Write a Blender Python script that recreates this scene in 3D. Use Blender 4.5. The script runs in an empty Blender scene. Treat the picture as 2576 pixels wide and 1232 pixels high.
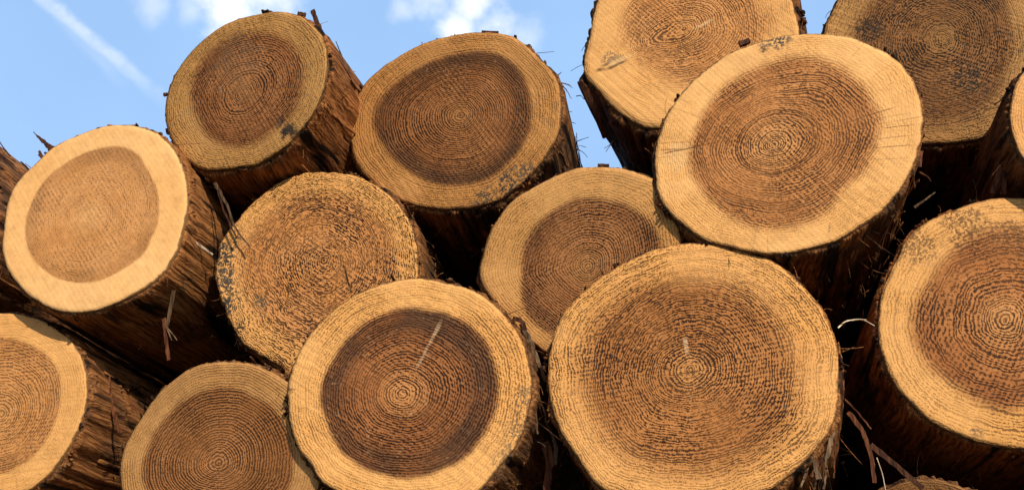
import bpy, math, random
from mathutils import Vector, Matrix, noise
import numpy as np

R = math.radians
scene = bpy.context.scene
col = scene.collection
rng = random.Random(7)

# ------------------------------------------------------------------ camera geometry
W, H = 2576.0, 1232.0          # pixel frame the outlines were measured in
F = 2600.0                     # focal length in those pixels
VP = (1800.0, 1800.0)          # where the log axes (world +Y) converge
D0 = 1.9                       # distance in metres of the nearest cut ends
CAM_Z = 0.75                   # photographer crouching
a = Vector((VP[0]-W/2, -(VP[1]-H/2), F))
pitch = math.atan2(-a.y, F)
UP = Vector((0, math.cos(pitch), math.sin(pitch)))
a.normalize()
AX = a
RT = UP.cross(AX)
def ray(px, py):
    v = Vector((px-W/2, -(py-H/2), F))
    return Vector((v.dot(RT), v.dot(AX), v.dot(UP)))
def at(px, py, d, plane=None):
    r = ray(px, py)
    r = r/r.y
    if plane is None: t_ = D0*d
    else:                                  # plane = (point on it, slope in x, slope in z)
        c_, tx, tz = plane
        t_ = (c_.y-tx*c_.x-tz*(c_.z-CAM_Z))/(1-tx*r.x-tz*r.z)
    return Vector((r.x*t_, t_, r.z*t_+CAM_Z))
cam_d = bpy.data.cameras.new('camera')
cam = bpy.data.objects.new('camera', cam_d); col.objects.link(cam)
cam_d.sensor_width = 36; cam_d.lens = 36*F/W
cam_d.clip_start = 0.05; cam_d.clip_end = 5000
m = Matrix(((RT.x, UP.x*0, 0), (0, 0, 0), (0, 0, 0)))
# camera basis vectors expressed in world axes (x right, y along logs, z up)
cx = Vector((RT.x, AX.x, UP.x)); cy = Vector((RT.y, AX.y, UP.y)); cz = -Vector((RT.z, AX.z, UP.z))
cam.matrix_world = Matrix(((cx.x, cy.x, cz.x, 0), (cx.y, cy.y, cz.y, 0), (cx.z, cy.z, cz.z, CAM_Z), (0, 0, 0, 1)))
scene.camera = cam

# ------------------------------------------------------------------ traced outlines of the cut ends
OUT={
'A':[(5,616),(10,565),(32,472),(90,410),(132,372),(195,341),(270,317),(340,318),(395,336),(430,367),(455,410),(467,452),(470,520),(460,570),(445,621),(425,661),(385,706),(325,746),(250,776),(190,785),(140,778),(95,758),(55,726),(27,691),(10,651)],
'B':[(415,295),(416,255),(425,220),(440,185),(470,140),(515,95),(565,62),(610,45),(644,37),(684,29),(729,32),(764,45),(794,70),(814,100),(822,135),(822,180),(811,230),(794,272),(759,322),(714,370),(674,395),(644,412),(600,419),(550,425),(505,424),(480,410),(450,385),(430,350),(419,320)],
'C':[(879,310),(884,275),(899,240),(929,200),(959,172),(1014,135),(1084,102),(1144,89),(1209,81),(1254,83),(1288,91),(1318,110),(1358,148),(1386,175),(1405,210),(1411,245),(1409,300),(1398,345),(1368,395),(1328,445),(1288,482),(1259,500),(1209,517),(1144,524),(1074,521),(1034,512),(994,497),(944,465),(909,430),(889,395),(880,350)],
'D':[(540,681),(548,640),(560,600),(590,560),(615,530),(650,495),(694,462),(744,442),(794,434),(844,435),(894,442),(944,465),(989,500),(1024,545),(1044,595),(1050,641),(1050,700),(1035,760),(1000,840),(930,905),(850,945),(780,950),(726,936),(694,911),(644,886),(605,856),(580,811),(560,761),(545,720)],
'E':[(1505,0),(1493,35),(1485,85),(1474,130),(1469,175),(1478,198),(1503,225),(1538,265),(1578,295),(1618,318),(1660,322),(1720,325),(1800,310),(1900,260),(1970,190),(2010,110),(2010,75),(2002,35),(1992,0),(1960,-60),(1880,-110),(1780,-130),(1680,-125),(1590,-95),(1535,-50)],
'F':[(1648,425),(1649,385),(1658,340),(1673,300),(1703,250),(1738,208),(1788,165),(1838,132),(1888,112),(1932,98),(1972,90),(2032,84),(2082,86),(2132,92),(2182,109),(2227,130),(2267,160),(2297,200),(2314,245),(2321,290),(2317,340),(2304,395),(2282,445),(2252,492),(2212,535),(2162,570),(2092,608),(2040,624),(1990,634),(1940,638),(1890,632),(1830,618),(1768,598),(1723,565),(1683,530),(1658,492),(1650,455)],
'G':[(2107,0),(2092,30),(2074,75),(2070,130),(2080,190),(2110,260),(2170,310),(2240,345),(2325,360),(2412,357),(2472,345),(2527,320),(2560,280),(2590,210),(2605,130),(2600,40),(2570,-40),(2500,-110),(2400,-140),(2300,-135),(2200,-95),(2140,-45)],
'I':[(1206,691),(1214,646),(1229,595),(1249,555),(1288,505),(1338,472),(1388,445),(1453,422),(1503,419),(1568,424),(1610,436),(1650,455),(1685,500),(1705,560),(1712,640),(1700,720),(1650,800),(1560,868),(1460,895),(1380,888),(1340,860),(1288,808),(1244,761),(1219,726)],
'K':[(1378,936),(1383,886),(1393,841),(1418,786),(1458,741),(1503,703),(1558,668),(1613,641),(1668,621),(1738,613),(1813,617),(1873,628),(1908,641),(1932,650),(1972,676),(2017,716),(2057,761),(2082,806),(2102,856),(2109,911),(2108,976),(2104,1031),(2087,1081),(2057,1121),(2022,1161),(1982,1196),(1947,1222),(1880,1250),(1790,1268),(1700,1270),(1600,1258),(1523,1232),(1488,1201),(1458,1156),(1423,1106),(1395,1046),(1382,986)],
'H':[(724,1006),(726,961),(741,911),(764,861),(804,811),(849,771),(904,736),(969,713),(1024,701),(1079,702),(1124,711),(1174,723),(1219,746),(1259,781),(1288,816),(1313,856),(1328,906),(1336,961),(1330,1016),(1318,1066),(1298,1116),(1264,1161),(1229,1206),(1200,1236),(1150,1262),(1080,1275),(1000,1275),(920,1262),(860,1240),(809,1211),(784,1171),(754,1131),(736,1091),(728,1051)],
'J':[(302,1181),(312,1131),(335,1081),(360,1041),(395,991),(435,956),(480,926),(530,912),(575,910),(644,918),(684,936),(726,961),(770,1010),(800,1080),(808,1160),(795,1240),(740,1310),(650,1360),(550,1370),(440,1350),(350,1300),(310,1245)],
'L':[(0,787),(50,790),(100,804),(150,834),(185,866),(205,906),(215,951),(216,996),(205,1051),(180,1106),(145,1161),(105,1206),(65,1234),(0,1255),(-80,1250),(-160,1215),(-215,1150),(-240,1070),(-240,980),(-210,900),(-150,835),(-80,798)],
'M':[(2210,801),(2217,746),(2237,691),(2262,641),(2282,600),(2322,565),(2372,538),(2432,515),(2492,500),(2576,498),(2660,510),(2740,545),(2800,610),(2830,700),(2835,800),(2815,900),(2790,1000),(2745,1070),(2670,1115),(2576,1127),(2522,1123),(2457,1108),(2402,1086),(2347,1061),(2302,1021),(2257,971),(2227,911),(2212,856)],
'N':[(2545,255),(2557,210),(2576,180),(2630,140),(2700,125),(2780,150),(2840,210),(2865,300),(2850,380),(2800,440),(2720,465),(2640,450),(2576,400),(2552,350),(2542,310)],
}


# ------------------------------------------------------------------ node helper
class NT:
    def __init__(s, tree): s.t = tree; s.n = tree.nodes; s.l = tree.links
    def put(s, sock, v):
        if v is None: return
        if isinstance(v, bpy.types.NodeSocket): s.l.new(v, sock)
        elif isinstance(v, bpy.types.Node): s.l.new(v.outputs[0], sock)
        else:
            try: sock.default_value = v
            except Exception:
                sock.default_value = tuple(v)+(1,)
    def math(s, op, a, b=None, c=None, clamp=False):
        n = s.n.new('ShaderNodeMath'); n.operation = op; n.use_clamp = clamp
        for i, v in enumerate((a, b, c)): s.put(n.inputs[i], v)
        return n.outputs[0]
    def vec(s, op, a, b=None, scale=None, out=0):
        n = s.n.new('ShaderNodeVectorMath'); n.operation = op
        s.put(n.inputs[0], a); s.put(n.inputs[1], b)
        if scale is not None: s.put(n.inputs['Scale'], scale)
        return n.outputs[out]
    def noise(s, v, scale, detail=2.0, rough=0.5, out='Fac', dist=0.0):
        n = s.n.new('ShaderNodeTexNoise'); s.put(n.inputs['Vector'], v)
        n.inputs['Scale'].default_value = scale; n.inputs['Detail'].default_value = detail
        n.inputs['Roughness'].default_value = rough; n.inputs['Distortion'].default_value = dist
        return n.outputs[out]
    def step(s, v, lo, hi, to0=0.0, to1=1.0):
        n = s.n.new('ShaderNodeMapRange'); n.interpolation_type = 'SMOOTHSTEP'
        s.put(n.inputs[0], v); s.put(n.inputs[1], lo); s.put(n.inputs[2], hi)
        n.inputs[3].default_value = to0; n.inputs[4].default_value = to1
        return n.outputs[0]
    def mix(s, f, a, b, blend='MIX'):
        n = s.n.new('ShaderNodeMix'); n.data_type = 'RGBA'; n.blend_type = blend
        s.put(n.inputs[0], f); s.put(n.inputs[6], a if not isinstance(a, tuple) else tuple(a)+(1,))
        s.put(n.inputs[7], b if not isinstance(b, tuple) else tuple(b)+(1,))
        return n.outputs[2]
    def attr(s, name):
        n = s.n.new('ShaderNodeAttribute'); n.attribute_name = name; return n.outputs['Fac']
    def mapping(s, v, scale=(1, 1, 1), loc=(0, 0, 0), rot=(0, 0, 0)):
        n = s.n.new('ShaderNodeMapping'); s.put(n.inputs[0], v)
        n.inputs['Scale'].default_value = scale; n.inputs['Location'].default_value = loc; n.inputs['Rotation'].default_value = rot
        return n.outputs[0]

def new_mat(name):
    mt = bpy.data.materials.new(name); mt.use_nodes = True
    t = NT(mt.node_tree); t.n.clear()
    out = t.n.new('ShaderNodeOutputMaterial'); bs = t.n.new('ShaderNodeBsdfPrincipled')
    t.l.new(bs.outputs[0], out.inputs[0])
    return mt, t, bs

# ------------------------------------------------------------------ materials
def face_material(key, p, Rm, marks, stains, seed):
    mt, t, bs = new_mat('cut_wood_'+key)
    tc = t.n.new('ShaderNodeTexCoord')
    P = tc.outputs['Object']
    Ps = t.vec('ADD', P, (seed*3.7, seed*1.3, seed*2.9))
    rn, hn = t.attr('rn'), t.attr('hn')
    rc = t.math('MULTIPLY', rn, Rm)
    # wobble of the growth rings
    w1 = t.math('MULTIPLY', t.math('SUBTRACT', t.noise(Ps, 8, 2), 0.5), p.get('wob', 0.020)*1.35)
    w2 = t.math('MULTIPLY', t.math('SUBTRACT', t.noise(Ps, 60, 2), 0.5), p.get('wob2', 0.006)*1.25)
    rr = t.math('ADD', t.math('ADD', rc, w1), w2)
    for (bx, bz, amp, brad) in p.get('bulge', ()):      # rings pushed out round a knot
        bd = t.math('DIVIDE', t.vec('DISTANCE', P, (bx, 0, bz), out=1), brad)
        rr = t.math('SUBTRACT', rr, t.math('MULTIPLY', t.math('POWER', 2.718, t.math('MULTIPLY', t.math('MULTIPLY', bd, bd), -1.0)), amp))
    sp = p.get('spacing', 0.0075)*.70
    # good and bad years: ring width and strength change along the radius
    yr = t.n.new('ShaderNodeTexNoise'); yr.noise_dimensions = '1D'; yr.inputs['Scale'].default_value = 26; yr.inputs['Detail'].default_value = 2
    t.put(yr.inputs['W'], t.math('ADD', rr, seed))
    yr2 = t.n.new('ShaderNodeTexNoise'); yr2.noise_dimensions = '1D'; yr2.inputs['Scale'].default_value = 85; yr2.inputs['Detail'].default_value = 1
    t.put(yr2.inputs['W'], t.math('ADD', rr, seed+7))
    phase = t.math('ADD', t.math('DIVIDE', rr, sp), t.math('MULTIPLY', yr.outputs[0], 2.0))
    s = t.math('MULTIPLY_ADD', t.math('SINE', t.math('MULTIPLY', phase, 2*math.pi)), 0.5, 0.5)
    # streaks that follow the rings: noise in (direction, ring) space
    dirv = t.vec('NORMALIZE', P)
    dv = t.vec('SCALE', dirv, None, scale=p.get('tang', 18.0))
    cmb = t.n.new('ShaderNodeCombineXYZ'); t.l.new(t.math('MULTIPLY', phase, 1.0), cmb.inputs[1])
    lab = t.noise(t.vec('ADD', dv, cmb.outputs[0]), 1.0, 1.5, 0.6)
    pits = t.noise(Ps, p.get('pit_scale', 175), 1.5, 0.6)
    big = t.noise(Ps, 14, 3, 0.6)
    bigc = t.math('SUBTRACT', big, 0.5)
    v = t.math('ADD', t.math('MULTIPLY', s, t.math('MULTIPLY', t.step(yr2.outputs[0], .3, .7, .6, 1.35), p.get('ring_w', 0.56))), t.math('MULTIPLY', t.math('SUBTRACT', lab, 0.5), t.math('MULTIPLY', t.step(hn, 1.06, .94, .55, 1.0), p.get('lab_w', 1.05))))
    v = t.math('ADD', v, t.math('MULTIPLY', t.math('SUBTRACT', pits, 0.5), p.get('pit_w', 1.05)))
    v = t.math('ADD', v, t.math('MULTIPLY', bigc, 0.35))
    swn = t.math('MULTIPLY', t.math('SUBTRACT', t.noise(Ps, 12, 2), .5), 5.0)
    sw = t.math('SINE', t.math('ADD', t.vec('DOT_PRODUCT', P, (math.cos(seed)*720, 0, math.sin(seed)*720), out=1), swn))
    sw = t.math('MULTIPLY', sw, t.step(t.noise(t.vec('ADD', Ps, (1, 4, 8)), 7, 2), .4, .6, .02, .20))
    sw = t.math('MULTIPLY', sw, t.step(hn, 1.06, .94, .45, 1.0))
    v = t.math('ADD', v, sw)
    in_h = t.step(hn, 1.06, .94)
    pits2 = t.noise(Ps, p.get('pit_scale', 175)*2.1, 1.0, 0.5)
    v = t.math('ADD', v, t.math('MULTIPLY', t.math('SUBTRACT', pits2, 0.5), t.math('MULTIPLY_ADD', in_h, -0.7, 1.6)))
    v = t.math('SUBTRACT', v, t.math('MULTIPLY_ADD', in_h, -0.10, 0.10))
    pat = t.step(v, 0.06, 0.64)
    # heartwood mask
    hw = t.math('ADD', hn, t.math('MULTIPLY', bigc, p.get('edge_rough', 0.10)))
    so = p.get('soft', 0.05)
    hm = t.step(hw, 1+so, 1-so)
    lowf = t.noise(Ps, 5.0, 3, 0.55)
    fine = t.noise(Ps, 60, 3, 0.6)
    sap = t.mix(t.step(lowf, 0.35, 0.65), p['sapA'], p['sapB'])
    heart = t.mix(t.step(t.noise(Ps, 7.5, 3, 0.6), 0.35, 0.65), p['heartA'], p['heartB'])
    # paler core near the pith
    if p.get('core'):
        heart = t.mix(t.math('MULTIPLY', t.step(hn, p.get('core_r', 0.35), 0.05), p['core']), heart, p.get('coreC', p['sapA']))
    # outer heartwood darkens, the middle stays redder
    ho = t.math('MULTIPLY', t.step(hw, .52, .88), t.step(t.noise(Ps, 9, 3, .6), .35, .65, .4, 1.0))
    heart = t.mix(t.math('MULTIPLY', ho, p.get('outer', .38)), heart, t.mix(1.0, heart, (.45, .36, .30), 'MULTIPLY'))
    c = t.mix(hm, sap, heart)
    # dark band at the heartwood boundary
    if p.get('band'):
        b0 = t.math('MULTIPLY', t.step(hw, p.get('band_w', 0.70), p.get('band_w', 0.70)+.2), t.step(hw, 1.04, 0.96))
        b1 = t.math('MULTIPLY', b0, t.step(t.noise(Ps, 6, 2), 0.38, 0.62, 0.25, 1.0))
        c = t.mix(t.math('MULTIPLY', b1, p['band']), c, (0.045, 0.028, 0.018))
    c = t.mix(t.math('MULTIPLY', t.step(fine, 0.3, 0.7), 0.22), c, t.mix(0.55, c, (0.10, 0.045, 0.018)))
    for (q0, q1, stg) in p.get('lines', ()):            # single strong growth rings
        dl = t.math('ABSOLUTE', t.math('SUBTRACT', t.math('ADD', rn, t.math('MULTIPLY', bigc, .06)), q0))
        c = t.mix(t.math('MULTIPLY', t.step(dl, q1, q1*.3), stg), c, (0.08, 0.035, 0.014))
    # blotches of resin and damp
    c = t.mix(t.math('MULTIPLY', t.step(t.noise(Ps, 21, 4, 0.65), 0.45, 0.70), p.get('blotch', 0.28)), c, t.mix(0.5, c, (0.16, 0.07, 0.025)))
    # ring and pit darkening
    con_s = t.math('MULTIPLY', t.step(lowf, 0.38, 0.60, p.get('sap_lo', 0.5), 1.0), min(1.0, p['sapC']*1.1))
    con = t.math('ADD', t.math('MULTIPLY', hm, min(1.0, p['heartC']*1.22)), t.math('MULTIPLY', t.math('SUBTRACT', 1.0, hm), con_s))
    con = t.math('MULTIPLY', con, t.step(t.noise(Ps, 10, 2), 0.3, 0.62, 0.55, 1.0))
    c = t.mix(t.math('MULTIPLY', pat, con), c, p.get('dark', (0.030, 0.011, 0.005)))
    c = t.mix(t.math('MULTIPLY', t.step(pits2, .52, .72), t.math('MULTIPLY', t.math('SUBTRACT', 1.0, pat), .30)), c, t.mix(1.0, c, (1.45, 1.40, 1.35), 'MULTIPLY'))
    # pale fibre flecks
    fl = t.step(t.noise(t.vec('ADD', Ps, (5, 9, 2)), 95, 1), 0.66, 0.76)
    c = t.mix(t.math('MULTIPLY', t.math('MULTIPLY', fl, hm), 0.16), c, (0.62, 0.42, 0.24))
    # fine radial checks in the outer wood
    rad = t.noise(t.vec('ADD', t.vec('SCALE', dirv, None, scale=38.0), (seed, 0, 0)), 1.0, 3, 0.7)
    chk = t.math('MULTIPLY', t.step(rad, 0.60, 0.72), t.step(rn, 0.45, 0.85))
    c = t.mix(t.math('MULTIPLY', chk, p.get('check', 0.22)), c, (0.09, 0.038, 0.014))
    # stains, each with its own place and outline
    for (sx, sz, rad_, colr, stg, speck) in stains:
        dd = t.vec('DISTANCE', P, (sx, 0, sz), out=1)
        q = t.math('ADD', t.math('DIVIDE', dd, rad_), t.math('MULTIPLY', t.math('SUBTRACT', t.noise(Ps, 42, 4, 0.7), 0.5), 2.4))
        mk = t.step(q, 1.0, 0.45)
        if speck: mk = t.math('MULTIPLY', mk, t.step(pits, 0.40, 0.56))
        c = t.mix(t.math('MULTIPLY', mk, stg), c, colr)
    # cracks (dark) and drag marks (pale): straight marks with their own place
    for (x0, z0, x1, z1, wd, colr, stg) in marks:
        A = Vector((x0, 0, z0)); B = Vector((x1, 0, z1)); L = (B-A).length; u = (B-A)/L
        n_ = Vector((-u.z, 0, u.x))
        rel = t.vec('SUBTRACT', P, tuple(A))
        al = t.vec('DOT_PRODUCT', rel, tuple(u), out=1)
        ac = t.vec('DOT_PRODUCT', rel, tuple(n_), out=1)
        ac = t.math('ADD', ac, t.math('MULTIPLY', t.math('SUBTRACT', t.noise(Ps, 30, 2), 0.5), min(0.010, wd*2.5)))
        mk = t.math('MULTIPLY', t.step(t.math('ABSOLUTE', ac), wd, wd*0.4), t.math('MULTIPLY', t.step(al, -0.002, 0.012), t.step(al, L+0.002, L-0.03)))
        mk = t.math('MULTIPLY', mk, t.step(fine, 0.25, 0.5, 0.4, 1.0))
        c = t.mix(t.math('MULTIPLY', mk, stg), c, colr)
    # torn rim
    rim = t.step(t.math('ADD', rn, t.math('MULTIPLY', t.math('SUBTRACT', t.noise(Ps, 55, 3, 0.7), 0.5), 0.05)), 0.986, 1.004)
    c = t.mix(t.math('MULTIPLY', rim, 0.8), c, (0.045, 0.018, 0.008))
    t.put(bs.inputs['Base Color'], c)
    bs.inputs['Roughness'].default_value = 0.78
    bs.inputs['Specular IOR Level'].default_value = 0.18
    saw = t.math('SINE', t.math('MULTIPLY', t.vec('DOT_PRODUCT', t.vec('ADD', P, t.vec('SCALE', P, None, scale=0.0)), (math.cos(seed)*620, 0, math.sin(seed)*620), out=1), 1.0))
    arc = t.vec('DISTANCE', P, (1.6*math.cos(seed), 0, 1.6*math.sin(seed)), out=1)
    arc = t.math('SINE', t.math('ADD', t.math('MULTIPLY', arc, 330), t.math('MULTIPLY', t.noise(Ps, 9, 2), 6)))
    fine = t.math('ADD', fine, t.math('MULTIPLY', arc, t.step(t.noise(Ps, 4, 2), .4, .65, 0, .35)))
    fine = t.math('ADD', fine, t.math('MULTIPLY', t.noise(Ps, 160, 3, .7), .5))
    hgt = t.math('SUBTRACT', t.math('ADD', t.math('MULTIPLY', fine, 0.5), t.math('MULTIPLY', saw, 0.06)), t.math('MULTIPLY', pat, t.math('ADD', con, 0.15)))
    bp = t.n.new('ShaderNodeBump'); bp.inputs['Strength'].default_value = p.get('bump', 0.55); bp.inputs['Distance'].default_value = 0.0036
    t.put(bp.inputs['Height'], hgt); t.l.new(bp.outputs[0], bs.inputs['Normal'])
    return mt

def bark_material(key, tint=(1, 1, 1), inner=0.5, seed=0.0):
    mt, t, bs = new_mat('bark_'+key)
    tc = t.n.new('ShaderNodeTexCoord'); P = t.vec('ADD', tc.outputs['Object'], (seed, seed*.7, seed*1.9))
    warp = t.vec('ADD', P, t.vec('SCALE', t.vec('SUBTRACT', t.noise(P, 7, 3, out='Color'), (0.5, 0.5, 0.5)), None, scale=0.035))
    f1 = t.noise(t.mapping(warp, (62, 2.6, 62)), 1.0, 4, 0.62)
    f2 = t.noise(t.mapping(warp, (190, 7, 190)), 1.0, 3, 0.6)
    f3 = t.noise(t.mapping(warp, (22, 1.6, 22)), 1.0, 3, 0.6)
    pk = t.noise(P, 11, 4, 0.6)
    g = t.math('ADD', t.math('MULTIPLY', f1, 0.6), t.math('MULTIPLY', f2, 0.4))
    rp = t.n.new('ShaderNodeValToRGB'); t.l.new(g, rp.inputs[0])
    el = rp.color_ramp.elements
    def T(c): return (c[0]*tint[0], c[1]*tint[1], c[2]*tint[2], 1)
    el[0].position = 0.36; el[0].color = T((0.012, 0.006, 0.004))
    el[1].position = 0.70; el[1].color = T((0.30, 0.165, 0.078))
    e = el.new(0.46); e.color = T((0.062, 0.026, 0.011))
    e = el.new(0.56); e.color = T((0.145, 0.066, 0.028))
    inn = t.mix(t.step(f2, 0.35, 0.65), T((0.10, 0.036, 0.012))[:3], T((0.33, 0.15, 0.052))[:3])
    c = t.mix(t.math('MULTIPLY', t.step(t.math('ADD', pk, t.math('MULTIPLY', f3, 0.5)), 0.78-0.3*inner, 0.92-0.3*inner), 0.9), rp.outputs[0], inn)
    c = t.mix(t.math('MULTIPLY', t.step(t.noise(P, 5, 4, .65), .5, .68), .55), c, (0.045, 0.032, 0.022))
    c = t.mix(t.step(f3, 0.45, 0.36), c, (0.010, 0.006, 0.004))
    c = t.mix(t.step(t.math('ADD', t.attr('fy'), t.math('MULTIPLY', f1, .02)), .021, .012), c, (0.022, 0.010, 0.006))
    t.put(bs.inputs['Base Color'], c)
    bs.inputs['Roughness'].default_value = 0.85; bs.inputs['Specular IOR Level'].default_value = 0.15
    bp = t.n.new('ShaderNodeBump'); bp.inputs['Strength'].default_value = 1.0; bp.inputs['Distance'].default_value = 0.011
    t.put(bp.inputs['Height'], t.math('ADD', t.math('MULTIPLY', f3, 0.8), g)); t.l.new(bp.outputs[0], bs.inputs['Normal'])
    return mt

def plain_fibre(name, c0, c1):
    mt, t, bs = new_mat(name)
    tc = t.n.new('ShaderNodeTexCoord'); P = tc.outputs['Object']
    f = t.noise(t.mapping(P, (150, 60, 20)), 1.0, 3, 0.6)
    t.put(bs.inputs['Base Color'], t.mix(t.step(f, 0.35, 0.65), c0, c1))
    bs.inputs['Roughness'].default_value = 0.8; bs.inputs['Specular IOR Level'].default_value = 0.15
    bp = t.n.new('ShaderNodeBump'); bp.inputs['Strength'].default_value = 0.6; bp.inputs['Distance'].default_value = 0.003
    t.put(bp.inputs['Height'], f); t.l.new(bp.outputs[0], bs.inputs['Normal'])
    return mt

STRIP_RED = plain_fibre('strip_red_brown', (0.055, 0.018, 0.009), (0.17, 0.062, 0.028))  # red brown darkened, shade of the hanging strips put into the colour
STRIP_GREY = plain_fibre('strip_grey_brown', (0.10, 0.062, 0.036), (0.25, 0.165, 0.10))  # grey brown lowered too, part of the shade is in the colour
STRIP_SHADED = plain_fibre('strip_shaded', (0.045, 0.026, 0.014), (0.13, 0.080, 0.045))  # darker copy of the grey fibre with shade painted in
STRIP_DARK = plain_fibre('strip_dark', (0.030, 0.012, 0.007), (0.10, 0.040, 0.020))
STRIP_PALE = plain_fibre('strip_pale', (0.45, 0.33, 0.22), (0.75, 0.65, 0.50))

# ------------------------------------------------------------------ mesh helpers
def link_mesh(name, verts, faces, mat, parent, attrs=None, smooth=True):
    me = bpy.data.meshes.new(name)
    me.from_pydata([tuple(v) for v in verts], [], faces)
    me.materials.append(mat)
    if smooth: me.polygons.foreach_set('use_smooth', [True]*len(me.polygons))
    for k, vals in (attrs or {}).items():
        at_ = me.attributes.new(k, 'FLOAT', 'POINT'); at_.data.foreach_set('value', vals)
    me.update()
    o = bpy.data.objects.new(name, me); col.objects.link(o)
    if parent: o.parent = parent
    return o

def ribbon(verts, faces, pts, width, thick, side, taper=(1.0, 1.0)):
    """a thin solid strip following pts; side = direction of its width"""
    n = len(pts); base = len(verts)
    for i, p in enumerate(pts):
        q0 = pts[max(0, i-1)]; q1 = pts[min(n-1, i+1)]
        tg = (q1-q0).normalized()
        sd = (side - tg*side.dot(tg))
        if sd.length < 1e-6: sd = tg.orthogonal()
        sd.normalize(); nm = tg.cross(sd)
        f = i/(n-1)
        w = width*(taper[0]*(1-f)+taper[1]*f)*0.5
        h = thick*0.5
        for (u, v_) in ((-1, -1), (1, -1), (1, 1), (-1, 1)):
            verts.append(p+sd*w*u+nm*h*v_)
    for i in range(n-1):
        b = base+i*4
        for k in range(4):
            faces.append((b+k, b+(k+1) % 4, b+4+(k+1) % 4, b+4+k))
    faces.append((base+3, base+2, base+1, base)); e = base+(n-1)*4
    faces.append((e, e+1, e+2, e+3))

def chunk(verts, faces, c, r, rg, stretch=(1, 1, 1)):
    base = len(verts)
    t_ = (1+5**.5)/2
    ico = [(-1, t_, 0), (1, t_, 0), (-1, -t_, 0), (1, -t_, 0), (0, -1, t_), (0, 1, t_), (0, -1, -t_), (0, 1, -t_), (t_, 0, -1), (t_, 0, 1), (-t_, 0, -1), (-t_, 0, 1)]
    fs = [(0, 11, 5), (0, 5, 1), (0, 1, 7), (0, 7, 10), (0, 10, 11), (1, 5, 9), (5, 11, 4), (11, 10, 2), (10, 7, 6), (7, 1, 8), (3, 9, 4), (3, 4, 2), (3, 2, 6), (3, 6, 8), (3, 8, 9), (4, 9, 5), (2, 4, 11), (6, 2, 10), (8, 6, 7), (9, 8, 1)]
    for v in ico:
        k = r/1.9*rg.uniform(0.5, 1.3)
        verts.append(c+Vector((v[0]*k*stretch[0], v[1]*k*stretch[1], v[2]*k*stretch[2])))
    for f in fs: faces.append(tuple(base+i for i in f))

def periodic(th, r, q):
    """smooth closed interpolation of r(theta) at angles q"""
    o = np.argsort(th); th = th[o]; r = r[o]
    keep = np.r_[True, np.diff(th) > 0.012]; th = th[keep]; r = r[keep]
    n = len(th)
    T = np.r_[th[-3:]-2*np.pi, th, th[:3]+2*np.pi]; V = np.r_[r[-3:], r, r[:3]]
    out = np.empty(len(q))
    for j, x in enumerate(q):
        i = int(np.searchsorted(T, x, 'right')-1); i = min(max(i, 1), len(T)-3)
        h = T[i+1]-T[i]; u = (x-T[i])/h
        m0 = (V[i+1]-V[i-1])/(T[i+1]-T[i-1])*h; m1 = (V[i+2]-V[i])/(T[i+2]-T[i])*h
        out[j] = (2*u**3-3*u**2+1)*V[i]+(u**3-2*u**2+u)*m0+(-2*u**3+3*u**2)*V[i+1]+(u**3-u**2)*m1
    return out

NA = 200
THETA = np.linspace(-np.pi, np.pi, NA, endpoint=False)

def polar(points, c, d, plane=None):
    pts = [at(x, y, d, plane)-c for x, y in points]
    th = np.array([math.atan2(p.z, p.x) for p in pts]); r = np.array([math.hypot(p.x, p.z) for p in pts])
    return periodic(th, r, THETA)

def log_root(label, group, c):
    o = bpy.data.objects.new('log', None); col.objects.link(o)
    o.location = c; o.empty_display_size = 0.1
    o['label'] = label; o['category'] = 'log'; o['group'] = group
    return o

GROUP = 'logs stacked in the pile'
LOGS = {}; BARK = {}

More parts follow.
